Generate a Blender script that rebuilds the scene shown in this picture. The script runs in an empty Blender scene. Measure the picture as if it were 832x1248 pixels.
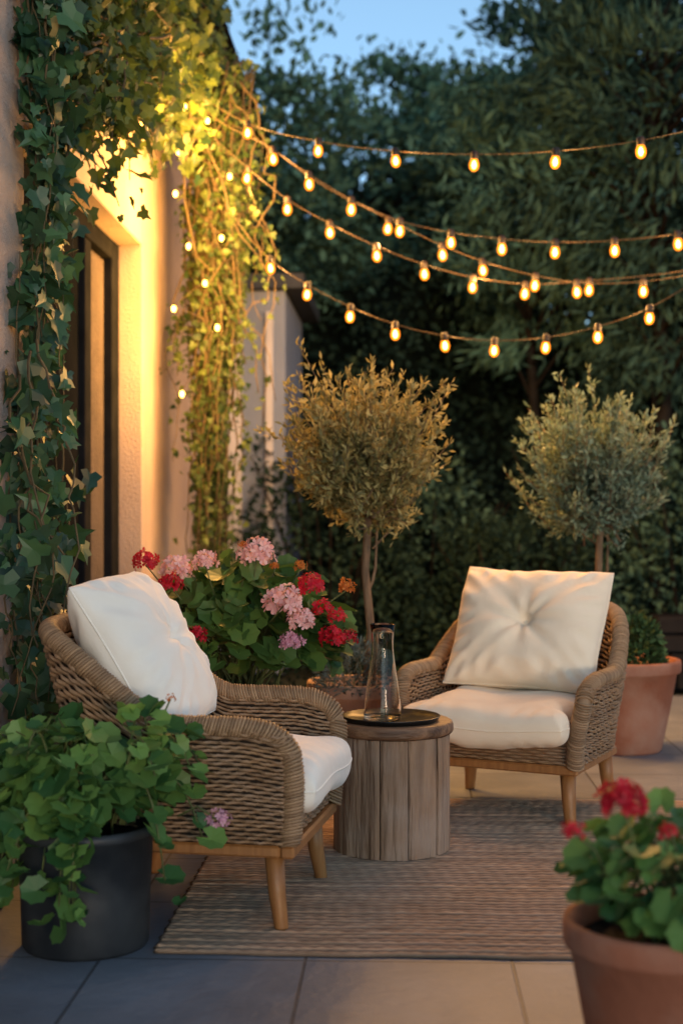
import bpy, math, random
import numpy as np
from mathutils import Vector, Matrix
random.seed(7); RNG=np.random.default_rng(11)
PI=math.pi; R=math.radians
S=bpy.context.scene; COL=S.collection
S.view_settings.view_transform='Standard'; S.view_settings.look='None'; S.view_settings.exposure=0
CAMH=1.1; F=1733.0; YAW=R(2.445)
def at(px,D,z=0.0):
    L=(px-416)/F*D
    return (-math.sin(YAW)*D+math.cos(YAW)*L, math.cos(YAW)*D+math.sin(YAW)*L, z)
def atp(px,py,D): return at(px,D,CAMH+(624-py)/F*D)
# ---------------------------------------------------------------- materials
def mat(name,c1,c2=None,scale=8,rough=.7,bump=0,bscale=40,stretch=(1,1,1),island=0,transl=0,detail=4,metal=0,spec=.4,c3=None,mscale=1.5,sheen=0,bdist=.01,ramp=(.32,.68)):
    m=bpy.data.materials.new(name); m.use_nodes=True; nt=m.node_tree; N=nt.nodes; L=nt.links
    p=N['Principled BSDF']; out=N['Material Output']
    p.inputs['Roughness'].default_value=rough; p.inputs['Metallic'].default_value=metal
    p.inputs['Specular IOR Level'].default_value=spec
    if sheen: p.inputs['Sheen Weight'].default_value=sheen
    if island>.7: detail=0
    tc=N.new('ShaderNodeTexCoord'); mp=N.new('ShaderNodeMapping'); mp.inputs['Scale'].default_value=stretch
    L.new(tc.outputs['Object'],mp.inputs['Vector'])
    n=N.new('ShaderNodeTexNoise'); n.inputs['Scale'].default_value=scale; n.inputs['Detail'].default_value=detail
    L.new(mp.outputs[0],n.inputs['Vector'])
    cr=N.new('ShaderNodeValToRGB'); cr.color_ramp.elements[0].position=ramp[0]; cr.color_ramp.elements[1].position=ramp[1]
    c2=c2 or tuple(x*.7 for x in c1)
    cr.color_ramp.elements[0].color=(*c2,1); cr.color_ramp.elements[1].color=(*c1,1)
    fac=n.outputs['Fac']
    if island:
        g=N.new('ShaderNodeNewGeometry'); mx=N.new('ShaderNodeMix'); mx.data_type='FLOAT'
        mx.inputs[0].default_value=island; L.new(n.outputs['Fac'],mx.inputs[2]); L.new(g.outputs['Random Per Island'],mx.inputs[3]); fac=mx.outputs[0]
        if ramp==(.32,.68): cr.color_ramp.elements[0].position=.12; cr.color_ramp.elements[1].position=.88
    L.new(fac,cr.inputs[0]); col=cr.outputs[0]
    if c3:
        n2=N.new('ShaderNodeTexNoise'); n2.inputs['Scale'].default_value=mscale; n2.inputs['Detail'].default_value=4
        L.new(tc.outputs['Object'],n2.inputs['Vector'])
        r2=N.new('ShaderNodeValToRGB'); r2.color_ramp.elements[0].position=.42; r2.color_ramp.elements[1].position=.66
        L.new(n2.outputs['Fac'],r2.inputs[0])
        m2=N.new('ShaderNodeMix'); m2.data_type='RGBA'; L.new(r2.outputs[0],m2.inputs[0]); L.new(col,m2.inputs[6]); m2.inputs[7].default_value=(*c3,1); col=m2.outputs[2]
    if spec==0:
        N.remove(p); df=N.new('ShaderNodeBsdfDiffuse'); L.new(col,df.inputs['Color']); L.new(df.outputs[0],out.inputs['Surface']); return m
    L.new(col,p.inputs['Base Color'])
    if bump:
        b=N.new('ShaderNodeBump'); b.inputs['Strength'].default_value=bump; b.inputs['Distance'].default_value=bdist
        nb=N.new('ShaderNodeTexNoise'); nb.inputs['Scale'].default_value=bscale; nb.inputs['Detail'].default_value=5
        L.new(mp.outputs[0],nb.inputs['Vector']); L.new(nb.outputs['Fac'],b.inputs['Height']); L.new(b.outputs[0],p.inputs['Normal'])
    if transl:
        t=N.new('ShaderNodeBsdfTranslucent'); L.new(col,t.inputs['Color'])
        ms=N.new('ShaderNodeMixShader'); ms.inputs[0].default_value=transl
        L.new(p.outputs[0],ms.inputs[1]); L.new(t.outputs[0],ms.inputs[2]); L.new(ms.outputs[0],out.inputs['Surface'])
    return m
def emat(name,col,strength,trans=0):
    m=bpy.data.materials.new(name); m.use_nodes=True; nt=m.node_tree; N=nt.nodes; L=nt.links
    for x in list(N):
        if x.type=='BSDF_PRINCIPLED': N.remove(x)
    e=N.new('ShaderNodeEmission'); e.inputs[0].default_value=(*col,1); e.inputs[1].default_value=strength
    o=N['Material Output']
    if trans:
        t=N.new('ShaderNodeBsdfTransparent'); ms=N.new('ShaderNodeMixShader'); ms.inputs[0].default_value=trans
        L.new(e.outputs[0],ms.inputs[1]); L.new(t.outputs[0],ms.inputs[2]); L.new(ms.outputs[0],o.inputs[0])
    else: L.new(e.outputs[0],o.inputs[0])
    m.cycles.emission_sampling='NONE'
    return m
M={}
M['stucco']=mat('stucco',(.56,.44,.36),(.46,.36,.30),3,.9,.9,90,c3=(.40,.31,.27),mscale=1.2)
M['blue_wall']=mat('blue_wall',(.22,.25,.33),(.17,.20,.26),2,.9,.3,60)
M['white_frame']=mat('white_frame',(.5,.47,.47),(.42,.40,.40),5,.6)
M['dark_metal']=mat('dark_metal',(.016,.017,.020),(.010,.011,.013),10,.6,spec=0)
M['pane']=mat('pane',(.008,.009,.012),(.005,.006,.008),3,.7,spec=0)
M['curtain']=mat('curtain',(.10,.078,.066),(.07,.056,.048),6,.95,.5,80)
M['roof']=mat('roof',(.035,.04,.05),(.02,.024,.03),6,.8,.4,25)
M['soil']=mat('soil',(.02,.013,.009),(.01,.007,.005),30,1,.8,60)
M['terracotta']=mat('terracotta',(.33,.115,.062),(.25,.085,.045),6,.85,.3,35,c3=(.36,.18,.12),mscale=5)
M['paleclay']=mat('paleclay',(.42,.25,.17),(.33,.19,.125),6,.85,.3,35,c3=(.46,.30,.22),mscale=5)
M['brownpot']=mat('brownpot',(.05,.035,.028),(.035,.025,.02),6,.85,.3,35)
M['blackpot']=mat('blackpot',(.018,.022,.028),(.011,.014,.018),7,.5,.25,18,c3=(.032,.036,.04),mscale=7)
M['wicker']=mat('wicker',(.40,.24,.13),(.14,.08,.043),26,.6,.35,160,c3=(.31,.20,.125),mscale=9,island=.45)
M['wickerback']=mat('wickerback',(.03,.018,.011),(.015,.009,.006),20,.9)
M['rim']=mat('rim',(.40,.25,.14),(.20,.12,.065),30,.55,.3,150,island=.6)
M['legwood']=mat('legwood',(.38,.17,.058),(.25,.105,.034),9,.42,.12,40,stretch=(6,6,.6))
M['cushion']=mat('cushion',(.92,.77,.59),(.89,.73,.55),10,.92,.55,9,sheen=.2,bdist=.012)  # right chair's copy of the cream cloth, warm light put into its colour
M['cushion_skylit']=mat('cushion_skylit',(.90,.85,.77),(.87,.82,.74),10,.92,.55,9,sheen=.2,bdist=.012)  # left chair's copy of the cream cloth, cool sky light put into its colour
M['oldwood']=mat('oldwood',(.40,.25,.155),(.085,.045,.028),7,.8,1,12,stretch=(3.2,3.2,.32),c3=(.34,.25,.19),mscale=5,island=.30,bdist=.025,ramp=(.28,.70),detail=9)
M['topwood']=mat('topwood',(.28,.15,.08),(.09,.045,.025),7,.5,.5,24,stretch=(.6,6,6))
M['tray']=mat('tray',(.03,.03,.032),(.02,.02,.02),10,.3,0,metal=.7)
M['olive']=mat('olive',(.48,.39,.15),(.13,.13,.05),10,.55,island=.85,transl=.3)  # gold of the bulb light is put into this leaf colour
M['oliveb']=mat('oliveb',(.24,.32,.22),(.07,.11,.075),10,.55,island=.85,transl=.25)
M['bark']=mat('bark',(.26,.16,.09),(.12,.075,.045),14,.9,.6,50,stretch=(3,3,.6))
M['darkbark']=mat('darkbark',(.022,.019,.016),(.014,.012,.01),14,.9,spec=0)
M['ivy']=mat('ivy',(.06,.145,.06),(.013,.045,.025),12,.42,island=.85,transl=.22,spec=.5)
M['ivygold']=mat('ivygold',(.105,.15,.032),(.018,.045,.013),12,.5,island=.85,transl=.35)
M['vine']=mat('vine',(.12,.085,.04),(.06,.045,.022),20,.8)
M['geranium']=mat('geranium',(.13,.22,.045),(.035,.09,.022),12,.48,island=.85,transl=.25)
M['geraniumb']=mat('geraniumb',(.19,.34,.08),(.04,.12,.035),12,.48,island=.85,transl=.3)
M['stem']=mat('stem',(.12,.15,.045),(.07,.08,.03),20,.7)
M['red']=mat('red',(.66,.012,.035),(.42,.006,.02),20,.55,island=.8,transl=.3)
M['pink']=mat('pink',(.92,.60,.57),(.82,.42,.42),20,.6,island=.8,transl=.3)
M['lilac']=mat('lilac',(.78,.42,.52),(.66,.3,.42),20,.6,island=.8,transl=.3)
M['orange']=mat('orange',(.60,.20,.03),(.40,.09,.015),20,.6,island=.8,transl=.3)
M['lav']=mat('lav',(.15,.18,.16),(.05,.07,.06),20,.8,island=.8)
M['shrub']=mat('shrub',(.06,.12,.035),(.02,.045,.014),20,.7,island=.8)
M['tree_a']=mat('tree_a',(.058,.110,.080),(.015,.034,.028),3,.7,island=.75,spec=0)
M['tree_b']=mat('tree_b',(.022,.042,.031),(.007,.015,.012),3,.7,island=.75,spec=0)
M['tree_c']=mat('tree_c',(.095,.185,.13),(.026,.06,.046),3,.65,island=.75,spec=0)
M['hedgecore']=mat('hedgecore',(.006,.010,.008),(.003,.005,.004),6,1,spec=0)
M['wire']=mat('wire',(.07,.045,.022),(.035,.022,.012),10,.5)
M['socket']=mat('socket',(.02,.012,.008),(.012,.008,.006),10,.5)
M['core']=emat('core',(1,.54,.13),60)
M['bulbglass']=emat('bulbglass',(1,.26,.014),3.0,.28)
M['fairy']=emat('fairy',(1,.48,.07),22)
M['stone']=mat('stone',(.02,.02,.022),(.01,.01,.012),5,.95,spec=0)
M['farwall']=mat('farwall',(.17,.15,.19),(.13,.12,.15),2,.9,spec=0)
M['farroof']=mat('farroof',(.05,.05,.075),(.03,.03,.05),5,.9,spec=0)
M['ground']=mat('ground',(.03,.04,.02),(.02,.018,.012),2,1,.8,20)
def tile_mat():
    m=mat('tiles',(.245,.265,.30),(.165,.185,.215),3.0,.5,.25,30,c3=(.15,.165,.19),mscale=2.2)
    N=m.node_tree.nodes; L=m.node_tree.links; p=N['Principled BSDF']
    tc=[x for x in N if x.type=='TEX_COORD'][0]
    mp=N.new('ShaderNodeMapping'); mp.inputs['Location'].default_value=(.238,-3.48,0)
    L.new(tc.outputs['Object'],mp.inputs['Vector'])
    b=N.new('ShaderNodeTexBrick'); b.offset=0; b.offset_frequency=1; b.squash=1
    b.inputs['Scale'].default_value=1; b.inputs['Mortar Size'].default_value=.0045; b.inputs['Mortar Smooth'].default_value=.3
    b.inputs['Brick Width'].default_value=.505; b.inputs['Row Height'].default_value=.505; b.inputs['Bias'].default_value=0
    b.inputs['Color1'].default_value=(.88,.88,.9,1); b.inputs['Color2'].default_value=(1.05,1.03,1.02,1); b.inputs['Mortar'].default_value=(.42,.40,.39,1)
    L.new(mp.outputs[0],b.inputs['Vector'])
    old=p.inputs['Base Color'].links[0].from_socket
    mx=N.new('ShaderNodeMix'); mx.data_type='RGBA'; mx.blend_type='MULTIPLY'; mx.inputs[0].default_value=1
    L.new(old,mx.inputs[6]); L.new(b.outputs['Color'],mx.inputs[7]); L.new(mx.outputs[2],p.inputs['Base Color'])
    bp=[x for x in N if x.type=='BUMP'][0]
    b2=N.new('ShaderNodeBump'); b2.invert=True; b2.inputs['Strength'].default_value=.7; b2.inputs['Distance'].default_value=.006
    L.new(b.outputs['Fac'],b2.inputs['Height']); L.new(bp.outputs[0],b2.inputs['Normal']); L.new(b2.outputs[0],p.inputs['Normal'])
    return m
M['tiles']=tile_mat()
def rug_mat():
    m=mat('rug',(.68,.44,.28),(.42,.26,.16),7,.95,.5,90,stretch=(1.5,9,1),c3=(.56,.37,.25),mscale=3)
    N=m.node_tree.nodes; L=m.node_tree.links; p=N['Principled BSDF']; tc=[x for x in N if x.type=='TEX_COORD'][0]
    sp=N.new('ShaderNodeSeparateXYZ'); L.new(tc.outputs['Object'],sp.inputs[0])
    r=N.new('ShaderNodeMapRange'); r.inputs['From Min'].default_value=.003; r.inputs['From Max'].default_value=.013; r.inputs['To Min'].default_value=.22; r.inputs['To Max'].default_value=1.05  # colour darkens in the grooves between ribs, painted crease shade
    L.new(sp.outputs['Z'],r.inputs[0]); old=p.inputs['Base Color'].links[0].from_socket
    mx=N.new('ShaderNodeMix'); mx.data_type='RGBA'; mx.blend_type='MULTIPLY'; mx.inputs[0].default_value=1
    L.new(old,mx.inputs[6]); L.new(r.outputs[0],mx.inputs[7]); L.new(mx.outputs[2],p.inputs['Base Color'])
    return m
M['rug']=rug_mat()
def glass_mat():
    m=bpy.data.materials.new('glass'); m.use_nodes=True; p=m.node_tree.nodes['Principled BSDF']
    p.inputs['Base Color'].default_value=(.97,.90,.82,1); p.inputs['Transmission Weight'].default_value=1; p.inputs['Roughness'].default_value=.02; p.inputs['IOR'].default_value=1.25
    return m
M['glass']=glass_mat()
# ---------------------------------------------------------------- mesh helpers
class MB:
    def __init__(s): s.V=[]; s.Fc=[]; s.n=0
    def add(s,v,f):
        v=np.asarray(v,float).reshape(-1,3)
        s.V.append(v); s.Fc+= [tuple(int(i)+s.n for i in q) for q in f]; s.n+=len(v)
    def box(s,lo,hi,bev=0):
        (a,b,c),(d,e,f)=lo,hi
        if bev:
            k=bev; v=[];ids={}
            for x,sx in((a,-1),(d,1)):
                for y,sy in((b,-1),(e,1)):
                    for z,sz in((c,-1),(f,1)):
                        for ax in range(3):
                            p=[x,y,z]; q=[sx,sy,sz]
                            for j in range(3):
                                if j!=ax: p[j]-=q[j]*k
                            ids[(sx,sy,sz,ax)]=len(v); v.append(p)
            F_=[]
            g=lambda *t: ids[t]
            for sg in(-1,1):
                F_.append([g(sg,-1,-1,0),g(sg,1,-1,0),g(sg,1,1,0),g(sg,-1,1,0)])
                F_.append([g(-1,sg,-1,1),g(1,sg,-1,1),g(1,sg,1,1),g(-1,sg,1,1)])
                F_.append([g(-1,-1,sg,2),g(1,-1,sg,2),g(1,1,sg,2),g(-1,1,sg,2)])
            for i in(-1,1):
                for j in(-1,1):
                    F_.append([g(i,j,-1,0),g(i,j,1,0),g(i,j,1,1),g(i,j,-1,1)])
                    F_.append([g(i,-1,j,0),g(i,1,j,0),g(i,1,j,2),g(i,-1,j,2)])
                    F_.append([g(-1,i,j,1),g(1,i,j,1),g(1,i,j,2),g(-1,i,j,2)])
                    for k2 in(-1,1): F_.append([g(i,j,k2,0),g(i,j,k2,1),g(i,j,k2,2)])
            s.add(v,F_); return
        v=[(a,b,c),(d,b,c),(d,e,c),(a,e,c),(a,b,f),(d,b,f),(d,e,f),(a,e,f)]
        s.add(v,[(0,3,2,1),(4,5,6,7),(0,1,5,4),(1,2,6,5),(2,3,7,6),(3,0,4,7)])
    def tube(s,P,r,n=6,cap=True):
        P=np.asarray(P,float); m=len(P)
        if np.isscalar(r): r=[r]*m
        T=np.gradient(P,axis=0); T/= (np.linalg.norm(T,axis=1)[:,None]+1e-9)
        u=np.cross(T[0],(0,0,1.)); 
        if np.linalg.norm(u)<.05: u=np.cross(T[0],(1.,0,0))
        u/=np.linalg.norm(u); V=[]
        A=[2*PI*k/n for k in range(n)]; ca=np.cos(A)[:,None]; sa=np.sin(A)[:,None]
        for i in range(m):
            u=u-T[i]*np.dot(u,T[i]); u/= (np.linalg.norm(u)+1e-9); w=np.cross(T[i],u)
            V.append(P[i]+r[i]*(ca*u+sa*w))
        f=[(i*n+k,i*n+(k+1)%n,(i+1)*n+(k+1)%n,(i+1)*n+k) for i in range(m-1) for k in range(n)]
        if cap: f+=[tuple(range(n-1,-1,-1)),tuple((m-1)*n+k for k in range(n))]
        s.add(np.concatenate(V),f)
    def lathe(s,prof,c=(0,0,0),n=48,wob=0):
        V=[];m=len(prof)
        for r,z in prof:
            for k in range(n):
                a=2*PI*k/n; rr=r*(1+wob*math.sin(3*a+z*9))
                V.append((c[0]+rr*math.cos(a),c[1]+rr*math.sin(a),c[2]+z))
        f=[(i*n+k,i*n+(k+1)%n,(i+1)*n+(k+1)%n,(i+1)*n+k) for i in range(m-1) for k in range(n)]
        f+=[tuple(range(n-1,-1,-1)),tuple((m-1)*n+k for k in range(n))]
        s.add(V,f)
    def build(s,name,m,parent=None,smooth=True):
        me=bpy.data.meshes.new(name); me.from_pydata(np.concatenate(s.V).tolist(),[],s.Fc); me.update()
        if smooth: me.polygons.foreach_set('use_smooth',[True]*len(me.polygons))
        me.materials.append(M[m]); o=bpy.data.objects.new(name,me); COL.objects.link(o)
        if parent: o.parent=parent
        return o
def tag(o,label=None,cat=None,group=None,kind=None):
    if label:o['label']=label
    if cat:o['category']=cat
    if group:o['group']=group
    if kind:o['kind']=kind
    return o
def empty(name,loc,rz=0,label=None,cat=None,group=None,sc=1):
    o=bpy.data.objects.new(name,None); COL.objects.link(o); o.location=loc; o.rotation_euler=(0,0,rz); o.scale=(sc,)*3; o.empty_display_size=.05
    return tag(o,label,cat,group)
def copy_tree(o,parent=None):
    c=o.copy(); COL.objects.link(c)
    if parent: c.parent=parent
    for ch in list(o.children): copy_tree(ch,c)
    return c
def smst(x): x=np.clip(x,0,1); return x*x*(3-2*x)
# leaf templates
def fan(outline,cz=0,fold=.0,curl=0):
    v=[(0,.36,cz)]+[(x,y,fold*abs(x)-curl*y*y) for x,y in outline]; n=len(outline)
    return np.array(v,float),[(0,1+i,1+(i+1)%n) for i in range(n)]
h=[(0,.02),(.2,-.16),(.50,.06),(.31,.33),(.36,.58),(.13,.66),(0,1.0)]
IVY=fan(h+[(-x,y) for x,y in h[1:-1][::-1]],-.03,.22,.18)
rr=[]
for k in range(16):
    a=-PI/2+2*PI*k/16; q=.5*(1.0+.07*(1 if k%2 else -1)); q=.12 if k==0 else q
    rr.append((q*math.cos(a),.42+q*math.sin(a)))
GER=fan(rr,-.08,.25,.05)
NAR=(np.array([(0,0,0),(.11,.5,.03),(0,1,-.08),(-.11,.5,.03)],float),[(0,1,2),(0,2,3)])
OLV=(np.array([(0,0,0),(.18,.5,.03),(0,1,-.08),(-.18,.5,.03)],float),[(0,1,2),(0,2,3)])
OVA=(np.array([(0,0,0),(.27,.35,.06),(.18,.75,.03),(0,1,-.06),(-.18,.75,.03),(-.27,.35,.06)],float),[(0,1,2,3),(0,3,4,5)])
PET=(np.array([(0,0,0),(.30,.55,.05),(.22,.95,.12),(-.22,.95,.12),(-.30,.55,.05)],float),[(0,1,2,3,4)])
def scatter(mb,T,pos,nor,tip,size):
    tv,tf=T; pos=np.asarray(pos,float); N=len(pos)
    if not N: return
    nor=np.asarray(nor,float)+1e-6; tip=np.asarray(tip,float)
    tip=tip/(np.linalg.norm(tip,axis=1)[:,None]+1e-9)
    nor=nor-tip*np.sum(nor*tip,axis=1)[:,None]; nor/= (np.linalg.norm(nor,axis=1)[:,None]+1e-9)
    x=np.cross(tip,nor); size=np.broadcast_to(np.asarray(size,float),(N,))
    V=pos[:,None,:]+size[:,None,None]*(tv[None,:,0:1]*x[:,None,:]+tv[None,:,1:2]*tip[:,None,:]+tv[None,:,2:3]*nor[:,None,:])
    k=len(tv); f=[]
    for i in range(N):
        for q in tf: f.append(tuple(i*k+j for j in q))
    mb.add(V.reshape(-1,3),f)
def rdir(n): 
    v=RNG.normal(size=(n,3)); return v/np.linalg.norm(v,axis=1)[:,None]
# ---------------------------------------------------------------- setting
g=MB(); g.add([(-150,-60,-.03),(150,-60,-.03),(150,250,-.03),(-150,250,-.03)],[(0,1,2,3)]); tag(g.build('ground','ground'),kind='structure')
g=MB(); g.add([(-1.7,-3,0),(4.5,-3,0),(4.5,8.6,0),(-1.7,8.6,0),(-1.7,-3,-.028),(4.5,-3,-.028),(4.5,8.6,-.028),(-1.7,8.6,-.028)],[(0,1,2,3),(2,3,7,6),(1,2,6,5)]); tag(g.build('patio','tiles',smooth=False),kind='structure')
# rug
rx0,rx1,ry0,ry1=-.62,1.55,3.51,5.42; ribs=70; SR=6; nx=300; V=[];n_y=ribs*SR+1; rs=random.Random(8); rz_=[rs.uniform(.8,1.12) for _ in range(ribs+2)]; rp_=[rs.uniform(0,6) for _ in range(ribs+2)]
for j in range(n_y):
    yy=ry0+(ry1-ry0)*j/(n_y-1); ph=(j%SR)/SR; rb=j//SR
    for i in range(nx+1):
        u=i/nx; x=rx0+(rx1-rx0)*u
        e=.006*math.sin(j*1.9)+.004*math.sin(j*.37) if i in(0,nx) else 0
        wy=.005*math.sin(x*3.1+yy*1.3)+.003*math.sin(x*11+1)+.0018*math.sin(x*31+rp_[rb])
        zz=.003+.009*rz_[rb]*math.sin(PI*ph)**.6*(1+.09*math.sin(x*2*PI/.041+rp_[rb])+.06*math.sin(x*53+rp_[rb]*3)) if 0<i<nx and 0<j<n_y-1 else .002
        V.append((x+e,yy+wy,zz))
f=[(j*(nx+1)+i,j*(nx+1)+i+1,(j+1)*(nx+1)+i+1,(j+1)*(nx+1)+i) for j in range(n_y-1) for i in range(nx)]
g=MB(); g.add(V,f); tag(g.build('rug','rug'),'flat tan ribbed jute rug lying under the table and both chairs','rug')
# ---------------------------------------------------------------- house
H=empty('house',(-1.34,6,0),0,'stucco house with a recessed dark glass door, overgrown by ivy','house'); 
q=MB()
for lo,hi in [((-1.7,-2,-.02),(-1.34,5.0,3.95)),((-1.7,7.3,-.02),(-1.34,11.2,3.95)),((-1.7,5.0,2.48),(-1.34,7.3,3.95)),((-6,-2,-.02),(-5.7,11.2,3.95)),((-5.7,10.9,-.02),(-1.7,11.2,3.95)),((-5.7,-2,-.02),(-1.7,-1.7,3.95))]:
    q.box((lo[0]+1.34,lo[1]-6,lo[2]),(hi[0]+1.34,hi[1]-6,hi[2]),.006)
q.build('wall','stucco',H,False)
q=MB()
for lo,hi in [((-1.53,5.0,.0),(-1.46,5.07,2.48)),((-1.53,7.12,0),(-1.46,7.298,2.478)),((-1.53,5.07,2.38),(-1.46,7.12,2.478)),((-1.53,5.07,0),(-1.46,7.12,.08)),((-1.52,6.55,.08),(-1.47,6.68,2.38)),((-1.52,5.75,.08),(-1.47,5.83,2.38))]:
    q.box((lo[0]+1.34,lo[1]-6,lo[2]),(hi[0]+1.34,hi[1]-6,hi[2]),.004)
df=q.build('door','dark_metal',H,False)
q=MB(); q.box((-.17,-.93,.08),(-.16,.55,2.38)); q.build('pane','pane',df,False)
q=MB(); q.box((-.155,-.2,.9),(-.115,-.17,1.15),.004); q.build('handle','dark_metal',df,False)
q=MB(); V=[];nn=60
for i in range(nn+1):
    y=.685+(1.115-.685)*i/nn; x=-.17+.010*math.sin(i*.9)
    V+=[(x,y,.09),(x,y,2.37)]
q.add(V,[(2*i,2*i+1,2*i+3,2*i+2) for i in range(nn)]); q.build('curtain','curtain',H)
q=MB(); q.add([(.19,-8.4,3.98-0),(.19,5.6,3.98),(-2.5,5.6,5.7),(-2.5,-8.4,5.7),(.19,-8.4,4.08),(.19,5.6,4.08),(-2.5,5.6,5.82),(-2.5,-8.4,5.82),(-5.2,-8.4,3.98),(-5.2,5.6,3.98),(-5.2,-8.4,4.08),(-5.2,5.6,4.08)],
 [(0,1,2,3),(4,7,6,5),(0,4,5,1),(1,5,6,2),(3,7,4,0),(3,2,9,8),(7,10,11,6),(8,9,11,10),(2,6,11,9),(8,10,7,3)]); q.build('roof','roof',H,False)
q=MB(); q.tube([(.24,-8.4,3.99),(.24,-2,3.99),(.24,5.6,3.99)],.06,12); q.build('gutter','dark_metal',H)
q=MB(); q.box((-.02,3.6,0),(.55,5.2,2.6),.01); wg=q.build('wing_wall','blue_wall',H,False)
q=MB(); q.box((.17,3.53,.0),(.26,3.598,2.45),.004); q.box((.42,3.55,.0),(.47,3.598,2.45),.004); q.build('window_frame','white_frame',wg,False)
q=MB(); q.box((.03,3.57,.3),(.168,3.597,2.4)); q.build('window','pane',wg,False)
q=MB(); q.box((-.1,3.5,2.602),(.68,5.3,2.7)); q.build('wing_roof','roof',H,False)
# neighbour house far behind
nh=empty('neighbour_house',at(505,21),0,'dim neighbouring house with dark roof glimpsed behind the trees','house')
q=MB(); q.box((-2.2,0,0),(1.5,4,3.7)); wl=q.build('wall','farwall',nh,False)
q=MB(); q.add([(-2.5,-.3,3.6),(1.8,-.3,3.6),(1.8,2,5.0),(-2.5,2,5.0),(1.8,4.3,3.6),(-2.5,4.3,3.6)],[(0,1,2,3),(3,2,4,5),(0,3,5),(1,4,2)]); q.build('roof','farroof',nh,False)
for x in(-1.3,.5):
    q=MB(); q.box((x,-.04,2.2),(x+.6,-.003,3.1)); q.build('window','pane',nh,False)
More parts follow.
